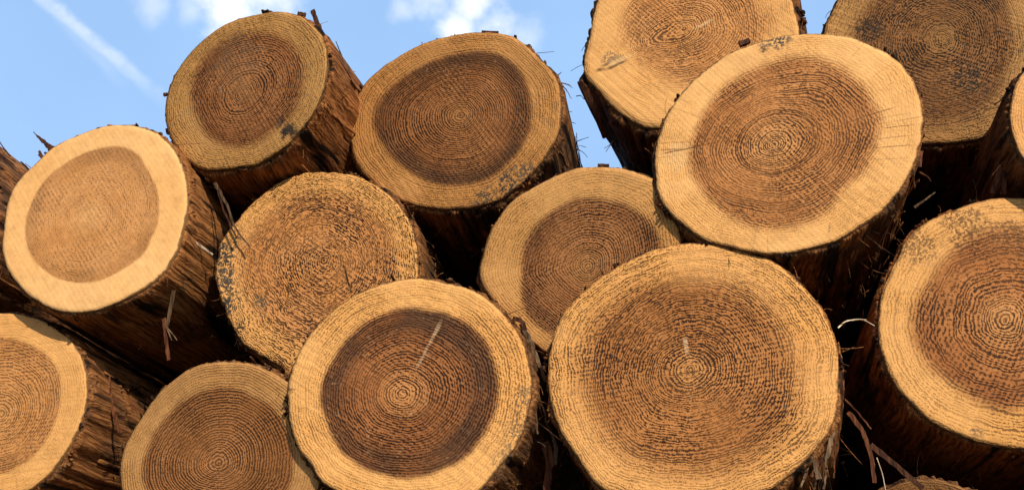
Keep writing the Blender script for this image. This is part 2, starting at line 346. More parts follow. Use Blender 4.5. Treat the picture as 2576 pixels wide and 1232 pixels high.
def make_log(key, d, pith, heart, p, label, length=3.6, bark_t=0.0085, ragged=0.012, tint=(1, 1, 1), inner=0.5,
             marks=(), stains=(), flakes=26, crumbs=26, split=True, tilt=(0, 0), vp=None, rough=0.003):
    rg = random.Random(sum(ord(ch)*(i+3)*17 for i, ch in enumerate(key)))
    seed = rg.uniform(0, 30)
    c = at(pith[0], pith[1], d)
    root = log_root(label, GROUP, c)
    LOGS[key] = (root, c, d)
    plane = (c, tilt[0], tilt[1])
    Rr = polar(OUT[key], c, d, plane)
    vr = ray(*vp) if vp else Vector((0, 1, 0)); shx, shz = vr.x/vr.y, vr.z/vr.y
    for i in range(NA):
        t_ = THETA[i]
        Rr[i] *= 1+0.006*noise.noise(Vector((math.cos(t_)*9, math.sin(t_)*9, seed)))+rough*noise.fractal(Vector((math.cos(t_)*16, math.sin(t_)*16, seed)), 1.0, 2.0, 3)*max(.35, .6-.4*math.cos(t_))
    Rm = float(Rr.mean())
    if heart:
        hr = polar(heart, c, d, plane)/Rr
        hr = np.clip(hr, 0.3, 0.93)
    else:
        hr = np.full(NA, p.get('h', 0.72))+0.03*np.cos(THETA*2+seed)
    # local coordinates of marks given in pixels
    def loc(x, y):
        q = at(x, y, d, plane)-c; return q.x, q.z
    mk = []
    for (x0, y0, x1, y1, wd, colr, stg) in marks:
        A = loc(x0, y0); B = loc(x1, y1); mk.append((A[0], A[1], B[0], B[1], wd, colr, stg))
    st = []
    for (x, y, rd, colr, stg, sp) in stains:
        A = loc(x, y); st.append((A[0], A[1], rd, colr, stg, sp))
    fm = face_material(key, p, Rm, mk, st, seed)
    bm_ = bark_material(key, tint, inner, seed)
    dirs = [(math.cos(t_), math.sin(t_)) for t_ in THETA]
    def disp(x, z):     # the saw cut is never quite flat or square
        return tilt[0]*x+tilt[1]*z+0.004*noise.noise(Vector((x*6, z*6, seed)))+0.0012*noise.noise(Vector((x*40, z*40, seed)))
    # heartwood: disc from the pith to the boundary
    NH, NS = 14, 8
    V = [Vector((0, disp(0, 0), 0))]; rn = [0.0]; hn = [0.0]; Fc = []
    for j in range(1, NH+1):
        f = j/NH
        for i in range(NA):
            r = Rr[i]*hr[i]*f; x, z = dirs[i][0]*r, dirs[i][1]*r
            V.append(Vector((x, disp(x, z), z))); rn.append(hr[i]*f); hn.append(f)
    for i in range(NA):
        Fc.append((0, 1+i, 1+(i+1) % NA))
        for j in range(NH-1):
            b0 = 1+j*NA; b1 = b0+NA; k = (i+1) % NA
            Fc.append((b0+i, b1+i, b1+k, b0+k))
    if split:
        link_mesh('heartwood', V, Fc, fm, root, {'rn': rn, 'hn': hn})
        V, rn, hn, Fc = [], [], [], []
        start = 0
    else:
        start = 1+(NH-1)*NA
    off = len(V) if split else start
    rows = []
    if not split: rows.append(start)
    for j in range(0 if split else 1, NS+1):
        f = j/NS
        rows.append(len(V))
        for i in range(NA):
            q = hr[i]+(1-hr[i])*f
            r = Rr[i]*q; x, z = dirs[i][0]*r, dirs[i][1]*r
            V.append(Vector((x, disp(x, z)+(0.0015 if j == NS else 0), z))); rn.append(q); hn.append(q/hr[i])
    rows.append(len(V))
    for i in range(NA):        # bevelled saw edge turning into the side of the log
        r = Rr[i]+0.0008; x, z = dirs[i][0]*r, dirs[i][1]*r
        V.append(Vector((x, disp(x, z)+0.012, z))); rn.append(1.02); hn.append(1.02/hr[i])
    for a0, b0 in zip(rows[:-1], rows[1:]):
        for i in range(NA):
            k = (i+1) % NA
            Fc.append((a0+i, b0+i, b0+k, a0+k))
    link_mesh('sapwood' if split else 'cut_face', V, Fc, fm, root, {'rn': rn, 'hn': hn})
    # bark: fibrous tube along the whole log
    FY = [disp(dirs[i][0]*Rr[i], dirs[i][1]*Rr[i]) for i in range(NA)]
    b_first = 0
    ys = [0, .004, .010, .02, .035, .055, .08, .11, .15, .20, .26, .33, .41, .50, .62, .76, .92, 1.15, 1.45, 1.9, 2.5, 3.1, length]
    V, Fc = [], []
    def rad(i, y):
        t_ = THETA[i]
        n1 = noise.fractal(Vector((dirs[i][0]*7, dirs[i][1]*7, y*1.6+seed)), 1.0, 2.0, 3)
        n2 = noise.fractal(Vector((dirs[i][0]*22, dirs[i][1]*22, y*2.2+seed*2)), 1.0, 2.0, 2)
        thick = bark_t*(0.45+0.9*max(0, n1+0.35)+0.55*n2)
        tp = 1-0.02*y
        return Rr[i]*tp+max(0.0006, thick)*min(1, 0.35+y/0.02)+0.0008
    for j, y in enumerate(ys):
        for i in range(NA):
            yy = y
            if j < 4:
                rg_n = noise.noise(Vector((dirs[i][0]*26, dirs[i][1]*26, seed)))*0.5+noise.noise(Vector((dirs[i][0]*60, dirs[i][1]*60, seed)))*0.5
                yy = y+max(-0.002, ragged*(0.5+rg_n*1.4))*(1-j/4)
            r = rad(i, y) if j else Rr[i]*0.997
            V.append(Vector((dirs[i][0]*r, yy+0.0025 if j == 0 else yy+0.002, dirs[i][1]*r)))
    for j in range(len(ys)-1):
        for i in range(NA):
            k = (i+1) % NA; b0 = j*NA; b1 = b0+NA
            Fc.append((b0+i, b1+i, b1+k, b0+k))
    e = len(V); V.append(Vector((0, length, 0))); b0 = (len(ys)-1)*NA
    for i in range(NA): Fc.append((e, b0+(i+1) % NA, b0+i))
    # peeling fibres and crumbs that are still part of the bark
    for _ in range(flakes):
        i = rg.randrange(NA); y0 = rg.uniform(0.004, 0.5); L = rg.uniform(0.05, 0.28); n = 6
        lift0 = rg.choice((0.0, 0.0, rg.uniform(0.004, 0.016))); lift1 = rg.choice((0.0, rg.uniform(0.002, 0.012)))
        drift = rg.uniform(-0.03, 0.03); pts = []
        for q in range(n):
            f = q/(n-1); y = y0+L*f
            ii = int(round(i+drift*f*NA/6.28/0.25)) % NA
            r = rad(ii, y)+0.0015+lift0*(1-f)**2+lift1*f**2
            pts.append(Vector((dirs[ii][0]*r, y, dirs[ii][1]*r)))
        tang = Vector((-dirs[i][1], 0, dirs[i][0]))
        ribbon(V, Fc, pts, rg.uniform(0.003, 0.014), 0.0014, tang, (rg.uniform(.4, 1), rg.uniform(.1, .9)))
    for _ in range(flakes*2):
        i = rg.randrange(NA); y0 = rg.uniform(0.0, 0.4); n = 4
        r = rad(i, y0); pth = Vector((dirs[i][0]*r, y0, dirs[i][1]*r))
        dr = Vector((dirs[i][0]+rg.uniform(-.9, .9), rg.uniform(-.7, .9), dirs[i][1]+rg.uniform(-.9, .9))).normalized()
        L = rg.uniform(0.006, 0.030)*rg.choice((1, 1, 2)); n = 6; cu = Vector((rg.uniform(-1, 1), rg.uniform(-.5, .5), rg.uniform(-1.4, .4)))
        pts = [pth+dr*L*q/(n-1)+cu*L*.7*(q/(n-1))**2 for q in range(n)]
        ribbon(V, Fc, pts, rg.choice((.0011, .0014, .0022)), 0.001, Vector((0, 1, 0)), (1, .3))
    for _ in range(crumbs):
        i = rg.randrange(NA); y = rg.uniform(0.001, 0.03) if rg.random() < .7 else rg.uniform(0.03, 0.5)
        r = rad(i, y)
        for s_ in range(rg.choice((1, 1, 2, 4))):
            ii = (i+s_) % NA
            chunk(V, Fc, Vector((dirs[ii][0]*r, y+rg.uniform(0, .006), dirs[ii][1]*r)), rg.uniform(0.002, 0.0065), rg, (1, 1.6, 1))
    fy = [v.y for v in V]
    for k, v in enumerate(V):                     # follow the cut plane at the front and the log's own axis
        i = int(round((math.atan2(v.z, v.x)+math.pi)/(2*math.pi)*NA)) % NA
        V[k] = Vector((v.x+shx*v.y, v.y+FY[i]*max(0.0, 1-v.y/1.5), v.z+shz*v.y))
    BARK[key] = link_mesh('bark', V, Fc, bm_, root, {'fy': fy})
    return root

def strip(key, pix, width, mat, name='bark_strip', thick=0.0022, taper=(1, 0.8), jit=0.0, label=None, side=None):
    """one loose strip of bark: pix = [(x, y, d), ...] positions along it"""
    root, c, d = LOGS[key]
    ctrl = [at(x, y, dd)-c for x, y, dd in pix]
    pts = []
    for i in range(len(ctrl)-1):
        for q in range(5): pts.append(ctrl[i].lerp(ctrl[i+1], q/5))
    pts.append(ctrl[-1])
    for _ in range(2):
        pts = [pts[0]]+[(pts[i-1]+pts[i]*2+pts[i+1])/4 for i in range(1, len(pts)-1)]+[pts[-1]]
    rg = random.Random(len(key)*13+int(pix[0][0]))
    pts = [q+Vector((rg.uniform(-1, 1), rg.uniform(-1, 1), rg.uniform(-1, 1)))*jit for q in pts]
    V, Fc = [], []
    tg = (pts[-1]-pts[0]).normalized()
    sd = side or tg.cross(Vector((0.15, 1, 0.1))).normalized()
    ribbon(V, Fc, pts, width, thick, sd, taper)
    V = [v+sd*rg.uniform(-1, 1)*width*0.10 for v in V]
    o = link_mesh(name, V, Fc, mat, BARK[key], smooth=False)
    if label: o['label'] = label
    return o

# ------------------------------------------------------------------ the logs
BLK = (0.022, 0.020, 0.018)
base = dict(sapA=(0.66, 0.41, 0.175), sapB=(0.60, 0.345, 0.125), heartA=(0.36, 0.19, 0.085), heartB=(0.29, 0.14, 0.058), sapC=0.55, heartC=0.8)
def P(**k):
    q = dict(base); q.update(k)
    for n_ in ('sapA', 'sapB', 'heartA', 'heartB'):
        r_, g_, b_ = q[n_]; q[n_] = (r_*(1.03 if n_[0] == 's' else 1.09), g_*(0.88 if n_[0] == 's' else .85), b_*(0.72 if n_[0] == 's' else .60))
    return q

make_log('A', 1.0, (222, 545), [(65,590),(75,520),(107,460),(165,410),(240,377),(300,370),(345,387),(372,430),(395,475),(401,520),(395,565),(380,600),(372,621),(345,653),(310,678),(250,706),(210,711),(165,706),(120,686),(92,661),(72,626)],
    P(sapA=(0.73, 0.50, 0.255), sapB=(0.70, 0.455, 0.21), heartA=(0.50, 0.315, 0.165), heartB=(0.45, 0.27, 0.125), sapC=0.10, heartC=0.42, soft=0.02, edge_rough=0.03, band=0.30, core=0.35, bump=0.35, outer=.03, check=0.10, spacing=0.0065, ring_w=.3),
    'cleanest cut end, smooth pale honey sapwood ring around plain tan heartwood',
    tint=(1.25, 1.2, 1.1), inner=0.75)
make_log('B', 1.0, (612, 235), [(480,230),(500,160),(560,105),(640,82),(710,95),(755,140),(762,200),(745,270),(690,330),(620,365),(540,355),(495,300)],
    P(sapA=(0.50, 0.315, 0.130), sapB=(0.46, 0.275, 0.10), heartA=(0.36, 0.19, 0.090), heartB=(0.27, 0.135, 0.060), soft=0.12, sapC=0.62, heartC=0.85, core=0.25, outer=.5, edge_rough=.16),
    'egg shaped log with bark splinter standing up behind it and black smudge at rim',
    tint=(1.2, 1.1, 1.0), inner=0.6, vp=(2120, 1950), tilt=(-.24, -.18), stains=[(730, 320, 0.030, BLK, 0.95, False), (708, 306, 0.020, BLK, 0.9, False), (716, 334, 0.018, BLK, .9, True), (600, 160, 0.09, (0.19, 0.12, 0.07), 0.5, True)])
make_log('C', 1.03, (1160, 290), [(939,300),(964,240),(1014,195),(1084,155),(1169,135),(1234,132),(1288,160),(1323,210),(1335,275),(1330,325),(1298,390),(1244,440),(1169,465),(1094,460),(1024,425),(969,370),(946,335)],
    P(sapA=(0.55, 0.315, 0.125), sapB=(0.50, 0.27, 0.095), heartA=(0.34, 0.18, 0.085), heartB=(0.26, 0.13, 0.058), soft=0.06, edge_rough=0.06, band=0.65, sapC=0.55, heartC=0.75, core=0.3, core_r=0.3, wob=0.012, wob2=.004, ring_w=.6, lab_w=.9, pit_w=.9),
    'log with dark brown tightly ringed heartwood, silhouetted against sky on both sides',
    inner=0.3, tilt=(-.24, -.16), stains=[(1275, 470, 0.042, (0.05, 0.046, 0.04), 0.95, True), (1215, 500, 0.038, (0.06, 0.058, 0.05), 0.85, True), (1120, 500, 0.036, (0.09, 0.07, 0.045), 0.8, True), (1320, 430, 0.036, (0.08, 0.072, 0.06), 0.8, True), (1050, 500, .016, (.05, .05, .05), .8, True), (1370, 320, .014, (.08, .07, .06), .7, True)])
make_log('D', 1.045, (815, 655), None,
    P(h=0.76, sapA=(0.66, 0.40, 0.165), sapB=(0.60, 0.35, 0.13), heartA=(0.47, 0.27, 0.13), heartB=(0.43, 0.235, 0.10), soft=0.18, sapC=0.85, heartC=0.92, wob=0.034, wob2=0.011, lab_w=1.5, pit_w=1.7, outer=.05, bump=.7, tang=13),
    'coarsely speckled log without clear heartwood, blackened along the edge beside the cleanest pale log',
    inner=0.45, rough=.018, ragged=.02, flakes=70, stains=[(552, 660, 0.050, (0.035, 0.032, 0.027), 0.9, True), (566, 740, .045, (.04, .036, .03), .85, True), (560, 640, 0.035, (0.05, 0.046, 0.04), 0.9, True), (562, 700, 0.032, (0.06, 0.055, 0.048), 0.9, True), (575, 770, 0.028, (0.05, 0.045, 0.04), 0.9, True), (592, 600, 0.020, BLK, 0.8, True), (655, 755, 0.020, (0.10, 0.075, 0.05), 0.8, True), (605, 820, .016, BLK, .9, True)],
    marks=[(862, 660, 885, 740, 0.0028, (0.012, 0.008, 0.005), 0.95), (650, 775, 690, 757, 0.006, (0.12, 0.085, 0.055), 0.7), (808, 830, 780, 790, .0014, (.05, .02, .01), .6)])
make_log('E', 1.06, (1722, 72), [(1585,10),(1575,80),(1600,140),(1660,190),(1740,215),(1830,190),(1900,130),(1930,60),(1900,0),(1840,-50),(1760,-70),(1670,-50)],
    P(sapA=(0.66, 0.42, 0.185), sapB=(0.62, 0.37, 0.145), heartA=(0.52, 0.31, 0.15), heartB=(0.46, 0.255, 0.11), outer=.1, soft=0.22, sapC=0.35, heartC=0.75, core=0.2, wob=0.030, sap_lo=.2, bulge=((-.085, -.018, .058, .055), (-.16, -.06, .04, .05))),
    'light topmost log cut off by the frame, curved knot scar beside the sky gap',
    bark_t=0.016, inner=0.25, vp=(2200, 1780), tint=(.9, .85, .8), flakes=40,
    marks=[(1745, 75, 1800, 45, 0.0050, (0.62, 0.42, 0.23), 0.7), (1496, 180, 1534, 172, 0.0065, (0.07, 0.032, 0.014), 0.95), (1524, 176, 1590, 146, 0.0060, (0.12, 0.065, 0.03), 0.9), (1510, 170, 1570, 138, .0050, (.16, .10, .055), .85), (1530, 164, 1600, 134, .009, (.62, .42, .22), .6)],
    stains=[(1532, 146, 0.024, (0.16, 0.11, 0.07), 0.8, True), (1558, 150, .018, (.30, .18, .09), .6, False)])
make_log('F', 0.995, (1945, 365), [(1733,390),(1753,320),(1788,260),(1848,200),(1932,160),(2007,145),(2082,155),(2147,195),(2192,250),(2212,295),(2204,360),(2172,430),(2117,480),(2082,530),(1930,575),(1838,545),(1768,480),(1738,435)],
    P(sapA=(0.72, 0.475, 0.225), sapB=(0.69, 0.425, 0.175), heartA=(0.47, 0.265, 0.125), heartB=(0.38, 0.20, 0.085), outer=.18, soft=0.09, sapC=0.28, heartC=0.78, core=0.30, core_r=0.42, sap_lo=.2, check=.4, wob=.024, lines=((.27, .008, .7), (.30, .006, .5), (.245, .004, .4))),
    'big honey coloured log with fine straight cracks across its broad pale sapwood ring',
    inner=0.4, tint=(1.1, 1.05, 1.0), flakes=70,
    marks=[(1655, 378, 1740, 372, 0.0026, (0.16, 0.075, 0.03), 0.55), (1665, 386, 1815, 356, 0.0020, (0.11, 0.045, 0.018), 0.75), (2120, 314, 2265, 266, 0.0019, (0.12, 0.05, 0.02), 0.7), (2190, 375, 2308, 365, .0016, (.15, .06, .02), .7), (2215, 325, 2316, 312, .0016, (.15, .06, .02), .7), (1652, 360, 1745, 358, .0016, (.15, .06, .02), .6), (2180, 355, 2312, 338, 0.0016, (0.22, 0.11, 0.04), 0.6), (2200, 300, 2290, 285, .0014, (.25, .13, .05), .6), (1655, 395, 1700, 393, .002, (.2, .1, .04), .5),
           (2150, 405, 2290, 398, .0013, (.25, .13, .05), .5), (2090, 560, 2080, 600, .003, (.12, .09, .06), .5), (1900, 330, 1960, 420, .0018, (.14, .06, .025), .7), (1960, 300, 1955, 430, .0016, (.14, .06, .025), .6), (1890, 440, 1990, 445, .0016, (.14, .06, .025), .6)],
    stains=[(1945, 103, 0.028, (0.075, 0.065, 0.055), 0.85, True), (1970, 97, .022, (.07, .06, .05), .85, True), (1918, 125, .009, BLK, .7, True), (1705, 390, .035, (.72, .47, .22), .35, False)])
make_log('G', 1.10, (2375, 100), None,
    P(h=0.78, sapA=(0.50, 0.31, 0.13), sapB=(0.38, 0.225, 0.09), heartA=(0.27, 0.155, 0.075), heartB=(0.19, 0.108, 0.05), soft=0.15, sapC=0.85, heartC=0.92, dark=(0.020, 0.012, 0.008), wob=0.022, wob2=.009, pit_w=1.7, core=.5, core_r=.3),  # darker wood and ring colours over the whole cut end
    'dark stained grey brown log, blotchy cut end, peering over the big honey coloured log',
    tilt=(-.2, -.15), inner=0.2, tint=(.8, .75, .7), stains=[(2180, 80, 0.05, (0.03, 0.026, 0.022), 0.75, True), (2440, 200, 0.05, (0.035, 0.03, 0.024), 0.7, True), (2280, 250, 0.05, (0.05, 0.035, 0.025), 0.6, True), (2350, 320, .035, (.40, .25, .11), .6, False), (2340, 340, .02, (.13, .05, .02), .6, True)])
make_log('I', 1.03, (1478, 671), [(1312,705),(1312,640),(1345,572),(1400,527),(1463,500),(1538,505),(1598,530),(1650,580),(1665,650),(1640,740),(1570,810),(1480,845),(1390,840),(1320,780)],
    P(sapA=(0.60, 0.37, 0.155), sapB=(0.55, 0.32, 0.12), heartA=(0.36, 0.20, 0.10), heartB=(0.28, 0.145, 0.068), soft=0.07, sapC=0.45, heartC=0.8, band=0.35, core=0.25, wob=.014, wob2=.005, ring_w=.55, lab_w=1.0, pit_w=1.0),
    'half hidden log wedged behind the largest log, directly below the narrow sky gap',
    inner=0.3, tilt=(-.16, -.20))
make_log('K', 1.0, (1738, 930), [(1458,936),(1480,830),(1560,745),(1650,710),(1738,700),(1850,715),(1930,770),(1985,850),(2008,950),(2000,1040),(1950,1110),(1870,1170),(1750,1195),(1620,1170),(1530,1110),(1480,1030)],
    P(sapA=(0.69, 0.42, 0.175), sapB=(0.64, 0.365, 0.13), heartA=(0.40, 0.215, 0.092), heartB=(0.32, 0.162, 0.064), soft=0.20, sapC=0.80, heartC=0.9, outer=.10, pit_w=1.35, lab_w=1.2, core=0.30, core_r=.3, wob=0.026, wob2=.008, check=.3),
    'largest log in the pile, a small pale splinter mark just above its centre',
    inner=0.5, flakes=80, tint=(1.15, 1.1, 1.0), vp=(2060, 2050),
    marks=[(1722, 845, 1733, 905, 0.0060, (0.62, 0.43, 0.25), 0.65), (1690, 945, 1790, 925, 0.0014, (0.07, 0.03, 0.014), 0.8), (1735, 930, 1775, 975, 0.0013, (0.09, 0.04, 0.018), 0.7), (1700, 850, 1790, 900, .0014, (.09, .04, .018), .6), (1740, 930, 1690, 985, .0013, (.09, .04, .018), .6),
           (1960, 1190, 2090, 1110, .0012, (.25, .12, .045), .6), (1980, 1130, 2095, 1060, .0012, (.25, .12, .045), .6), (2000, 1060, 2105, 1020, .0012, (.25, .12, .045), .6), (1930, 1220, 2050, 1150, .0012, (.25, .12, .045), .6)])
make_log('H', 0.99, (1012, 991), [(809,996),(824,936),(854,876),(914,816),(984,781),(1064,776),(1124,789),(1184,821),(1229,881),(1252,956),(1249,1016),(1219,1086),(1159,1156),(1094,1186),(1014,1199),(924,1176),(859,1131),(824,1071)],
    P(sapA=(0.70, 0.44, 0.185), sapB=(0.65, 0.375, 0.135), heartA=(0.30, 0.150, 0.068), heartB=(0.225, 0.105, 0.045), soft=0.05, edge_rough=.12, band=0.72, band_w=.62, coreC=(.55, .25, .085), sapC=0.62, heartC=0.88, core=0.85, core_r=0.40, wob=0.013, wob2=.005, ring_w=.6, lab_w=1.0, pit_w=1.0, sap_lo=.35),
    'log with very dark heartwood, pale bullseye pith and pale streak running outward from it',
    inner=0.5, flakes=70,
    marks=[(1045, 930, 1085, 850, 0.0040, (0.46, 0.30, 0.17), 0.55), (1078, 868, 1112, 796, 0.0050, (0.50, 0.33, 0.19), 0.6), (1080, 885, 1066, 905, .005, (.62, .44, .27), .5)],
    stains=[(1318, 1000, 0.03, (0.10, 0.085, 0.06), 0.6, True), (1300, 1080, .03, (.10, .085, .06), .6, True), (1270, 1150, .03, (.10, .085, .06), .6, True), (735, 980, .008, (.10, .05, .02), .7, True)])
make_log('J', 1.032, (550, 1164), [(360,1191),(380,1106),(425,1041),(475,1001),(550,976),(615,986),(644,1001),(704,1046),(729,1101),(738,1156),(720,1240),(650,1300),(550,1320),(440,1300),(380,1250)],
    P(sapA=(0.58, 0.36, 0.16), sapB=(0.53, 0.31, 0.125), heartA=(0.37, 0.20, 0.095), heartB=(0.31, 0.16, 0.068), soft=0.05, outer=.12, sapC=0.35, heartC=0.68, coreC=(.52, .225, .08), core=0.7, core_r=.5, wob=0.009, wob2=.004, ring_w=.7, lab_w=.8, pit_w=.8, spacing=.008),
    'shaded brown log at the bottom, overlapped by the log with the bullseye pith',
    inner=0.3, tilt=(-.30, -.18))
make_log('L', 1.035, (5, 1040), [(152,996),(135,916),(85,871),(25,853),(-50,850),(-120,880),(-170,950),(-180,1040),(-150,1130),(-80,1190),(20,1185),(90,1141),(135,1066)],
    P(sapA=(0.64, 0.40, 0.17), sapB=(0.60, 0.355, 0.14), heartA=(0.50, 0.30, 0.145), heartB=(0.43, 0.245, 0.105), soft=0.04, outer=.08, sapC=0.22, heartC=0.55, core=0.2, wob=0.012, wob2=.006, ring_w=.5, spacing=.0085, band=.15),
    'tan log cut off by the frame edge, lying below the cleanest pale log',
    inner=0.5, flakes=60, tint=(1.1, 1.05, 1.0))
make_log('M', 1.03, (2527, 806), [(2294,836),(2307,756),(2347,691),(2430,600),(2530,570),(2640,590),(2720,660),(2750,760),(2740,860),(2690,950),(2600,1010),(2522,1031),(2432,991),(2347,931)],
    P(sapA=(0.68, 0.42, 0.175), sapB=(0.63, 0.365, 0.13), heartA=(0.42, 0.225, 0.10), heartB=(0.34, 0.165, 0.068), soft=0.12, coreC=(.60, .29, .105), outer=.5, sapC=0.65, heartC=0.95, core=0.75, core_r=0.42, wob=0.016, wob2=.009, spacing=0.0095, dark=(.045, .018, .008)),
    'log cut off by the frame edge with bold wide dark rings around a pale pith',
    inner=0.6, stains=[(2420, 560, 0.055, (0.10, 0.05, 0.022), 0.75, True), (2300, 620, 0.05, (0.10, 0.055, 0.025), 0.7, True), (2540, 600, .05, (.12, .06, .025), .7, True), (2460, 1085, .016, (.12, .09, .05), .7, True)],
    tint=(1.2, 0.95, 0.8), flakes=12)
make_log('N', 1.0, (2710, 300), None,
    P(h=0.7, sapA=(0.70, 0.43, 0.20), sapB=(0.66, 0.38, 0.15), sapC=0.3),
    'sliver of a pale log at the frame edge, brown splints of bark hanging beneath it',
    inner=0.3, tint=(.8, .75, .7))
def ell(cx_, cy_, rx, ry, n=22, wob=0.02, sd=1):
    rg = random.Random(sd)
    return [(cx_+rx*math.cos(2*math.pi*i/n)*(1+rg.uniform(-wob, wob)), cy_+ry*math.sin(2*math.pi*i/n)*(1+rg.uniform(-wob, wob))) for i in range(n)]
OUT['O'] = ell(-205, 492, 192, 225, sd=5)
make_log('O', 1.08, (-205, 492), None, P(h=0.7),
    'log showing only its rough bark side behind the cleanest pale log', inner=0.35, flakes=60, tint=(1.25, 1.2, 1.15))
OUT['Q'] = ell(2330, 1410, 235, 204, sd=9)
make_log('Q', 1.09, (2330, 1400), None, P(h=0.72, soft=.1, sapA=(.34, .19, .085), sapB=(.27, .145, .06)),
    'dim log top peeping up beneath hanging bark strips, under the bold wide ringed log', inner=0.4, tilt=(-.35, -.45))
OUT['S'] = ell(1312, 1384, 150, 154, sd=12)
make_log('S', 1.14, (1312, 1384), None, P(h=0.72, soft=.1),
    'barely visible log at the bottom between the largest log and the bullseye pith log', inner=0.4)

# ------------------------------------------------------------------ loose strips and splinters of bark
strip('A', [(437,730,1.03),(428,780,1.035),(419,826,1.035)], .0085, STRIP_SHADED)
strip('A', [(412,800,1.036),(418,850,1.036),(424,905,1.036)], .009, STRIP_RED, jit=.0008)
strip('A', [(418,822,1.034),(428,845,1.03),(432,856,1.03)], .0014, STRIP_GREY, taper=(1,.4))
strip('A', [(419,822,1.034),(436,842,1.03),(446,856,1.03)], .0016, STRIP_GREY, taper=(1,.4))
strip('A', [(84,333,1.015),(110,357,1.01),(128,374,1.004),(140,380,1.004)], .020, STRIP_DARK, taper=(.06,1))
strip('A', [(98,380,1.006),(103,388,1.006),(108,396,1.004)], .006, STRIP_RED)
strip('A', [(112,384,1.006),(120,388,1.006),(124,392,1.004)], .005, STRIP_RED)
strip('A', [(540,460,1.035),(572,515,1.035),(588,570,1.035),(625,618,1.03)], .007, STRIP_SHADED, jit=.0015, taper=(1,.3))
strip('A', [(548,480,1.03),(566,540,1.03),(596,598,1.03)], .006, STRIP_DARK, jit=.001, taper=(.6,.6))
strip('A', [(458,577,1.008),(490,608,1.03),(535,640,1.05)], .006, STRIP_PALE, taper=(1,.5))
strip('L', [(272,944,1.085),(276,1000,1.08),(290,1050,1.08),(302,1088,1.085)], .0095, STRIP_RED)
strip('L', [(222,970,1.055),(236,1000,1.06),(262,1030,1.07)], .008, STRIP_DARK)
strip('B', [(786,27,1.015),(797,55,1.012),(806,80,1.01),(814,100,1.01)], .0115, STRIP_DARK, thick=.004, taper=(.95,1.0))
strip('B', [(845,104,1.04),(859,140,1.04),(873,174,1.04)], .0045, STRIP_DARK, taper=(.15,1))
strip('B', [(868,160,1.04),(880,180,1.045),(890,204,1.05)], .006, STRIP_DARK, taper=(.6,1))
strip('B', [(750,36,1.003),(768,38,1.003)], .010, STRIP_DARK, thick=.008)
strip('B', [(412,239,1.004),(422,237,1.004)], .007, STRIP_DARK, thick=.007)
strip('B', [(824,200,1.01),(850,240,1.03),(890,285,1.06)], .012, STRIP_RED)
strip('C', [(1357,148,1.022),(1384,178,1.026),(1404,204,1.03),(1424,226,1.03),(1438,248,1.03)], .0035, STRIP_DARK, jit=.0012, taper=(1,.3))
strip('C', [(1398,196,1.03),(1412,182,1.03)], .0016, STRIP_DARK, taper=(1,.3))
strip('C', [(1408,208,1.03),(1432,214,1.03),(1440,222,1.03)], .0025, STRIP_RED, taper=(1,.3))
strip('C', [(1212,81,1.03),(1254,82,1.03)], .006, STRIP_DARK, thick=.004)
strip('C', [(1018,512,1.03),(1040,560,1.06),(1058,578,1.06)], .007, STRIP_RED, taper=(1,.4))
strip('E', [(1457,205,1.055),(1474,228,1.065),(1502,285,1.085),(1524,345,1.11)], .016, STRIP_DARK, thick=.012, taper=(.8,1))
strip('E', [(1542,355,1.08),(1524,382,1.08)], .0012, STRIP_DARK, taper=(1,.3))
strip('E', [(1860,113,1.0),(1886,103,1.0)], .012, STRIP_DARK, thick=.010)
strip('E', [(2014,80,1.03),(2020,52,1.03)], .0016, STRIP_RED, taper=(1,.3))
strip('F', [(2300,522,1.02),(2326,504,1.02),(2352,484,1.02)], .005, STRIP_SHADED, taper=(1,.4))
strip('F', [(2312,432,1.005),(2334,444,1.01),(2342,456,1.01)], .003, STRIP_RED, taper=(1,.4))
strip('F', [(2316,380,1.004),(2312,420,1.006)], .010, STRIP_RED)
strip('N', [(2543,320,1.03),(2520,400,1.045),(2498,486,1.05)], .012, STRIP_RED, jit=.001)
strip('N', [(2550,345,1.03),(2534,420,1.045),(2522,490,1.05)], .012, STRIP_RED, jit=.001)
strip('N', [(2552,352,1.02),(2568,400,1.03),(2580,430,1.03)], .008, STRIP_RED)
strip('I', [(1504,416,1.032),(1532,417,1.032)], .006, STRIP_DARK, thick=.008)
strip('H', [(1290,800,.992),(1312,806,.996),(1322,830,1.0)], .009, STRIP_DARK)
strip('H', [(1310,812,1.0),(1330,850,1.01),(1350,900,1.02),(1372,960,1.03)], .012, STRIP_GREY, jit=.0015, taper=(1,.4))
strip('H', [(1372,1058,1.05),(1392,1100,1.05),(1400,1130,1.05),(1394,1168,1.05)], .010, STRIP_GREY, taper=(.3,1))
strip('H', [(1370,1112,1.045),(1384,1150,1.045),(1380,1190,1.045),(1374,1238,1.05)], .017, STRIP_RED, jit=.001)
strip('H', [(1352,1110,1.04),(1362,1114,1.04),(1372,1122,1.045)], .002, STRIP_PALE, taper=(.5,1))
strip('K', [(2125,1002,1.02),(2160,1040,1.03),(2192,1078,1.03)], .003, STRIP_RED, jit=.001)
strip('K', [(2134,1036,1.03),(2172,1085,1.03),(2190,1140,1.03),(2202,1214,1.03)], .0085, STRIP_RED, jit=.001)
strip('K', [(2190,1118,1.035),(2240,1158,1.035),(2322,1228,1.035)], .010, STRIP_DARK)
strip('K', [(2206,1150,1.03),(2220,1190,1.03),(2229,1236,1.03)], .0014, STRIP_PALE)
strip('K', [(2108,824,1.01),(2128,806,1.015),(2172,803,1.02),(2200,819,1.02)], .0017, STRIP_PALE, taper=(1.6,.6))
strip('K', [(2118,812,1.01),(2150,802,1.015),(2180,804,1.02)], .0010, STRIP_PALE)
strip('K', [(2042,1140,1.006),(2052,1172,1.008),(2060,1204,1.008)], .010, STRIP_GREY, taper=(.5,1))
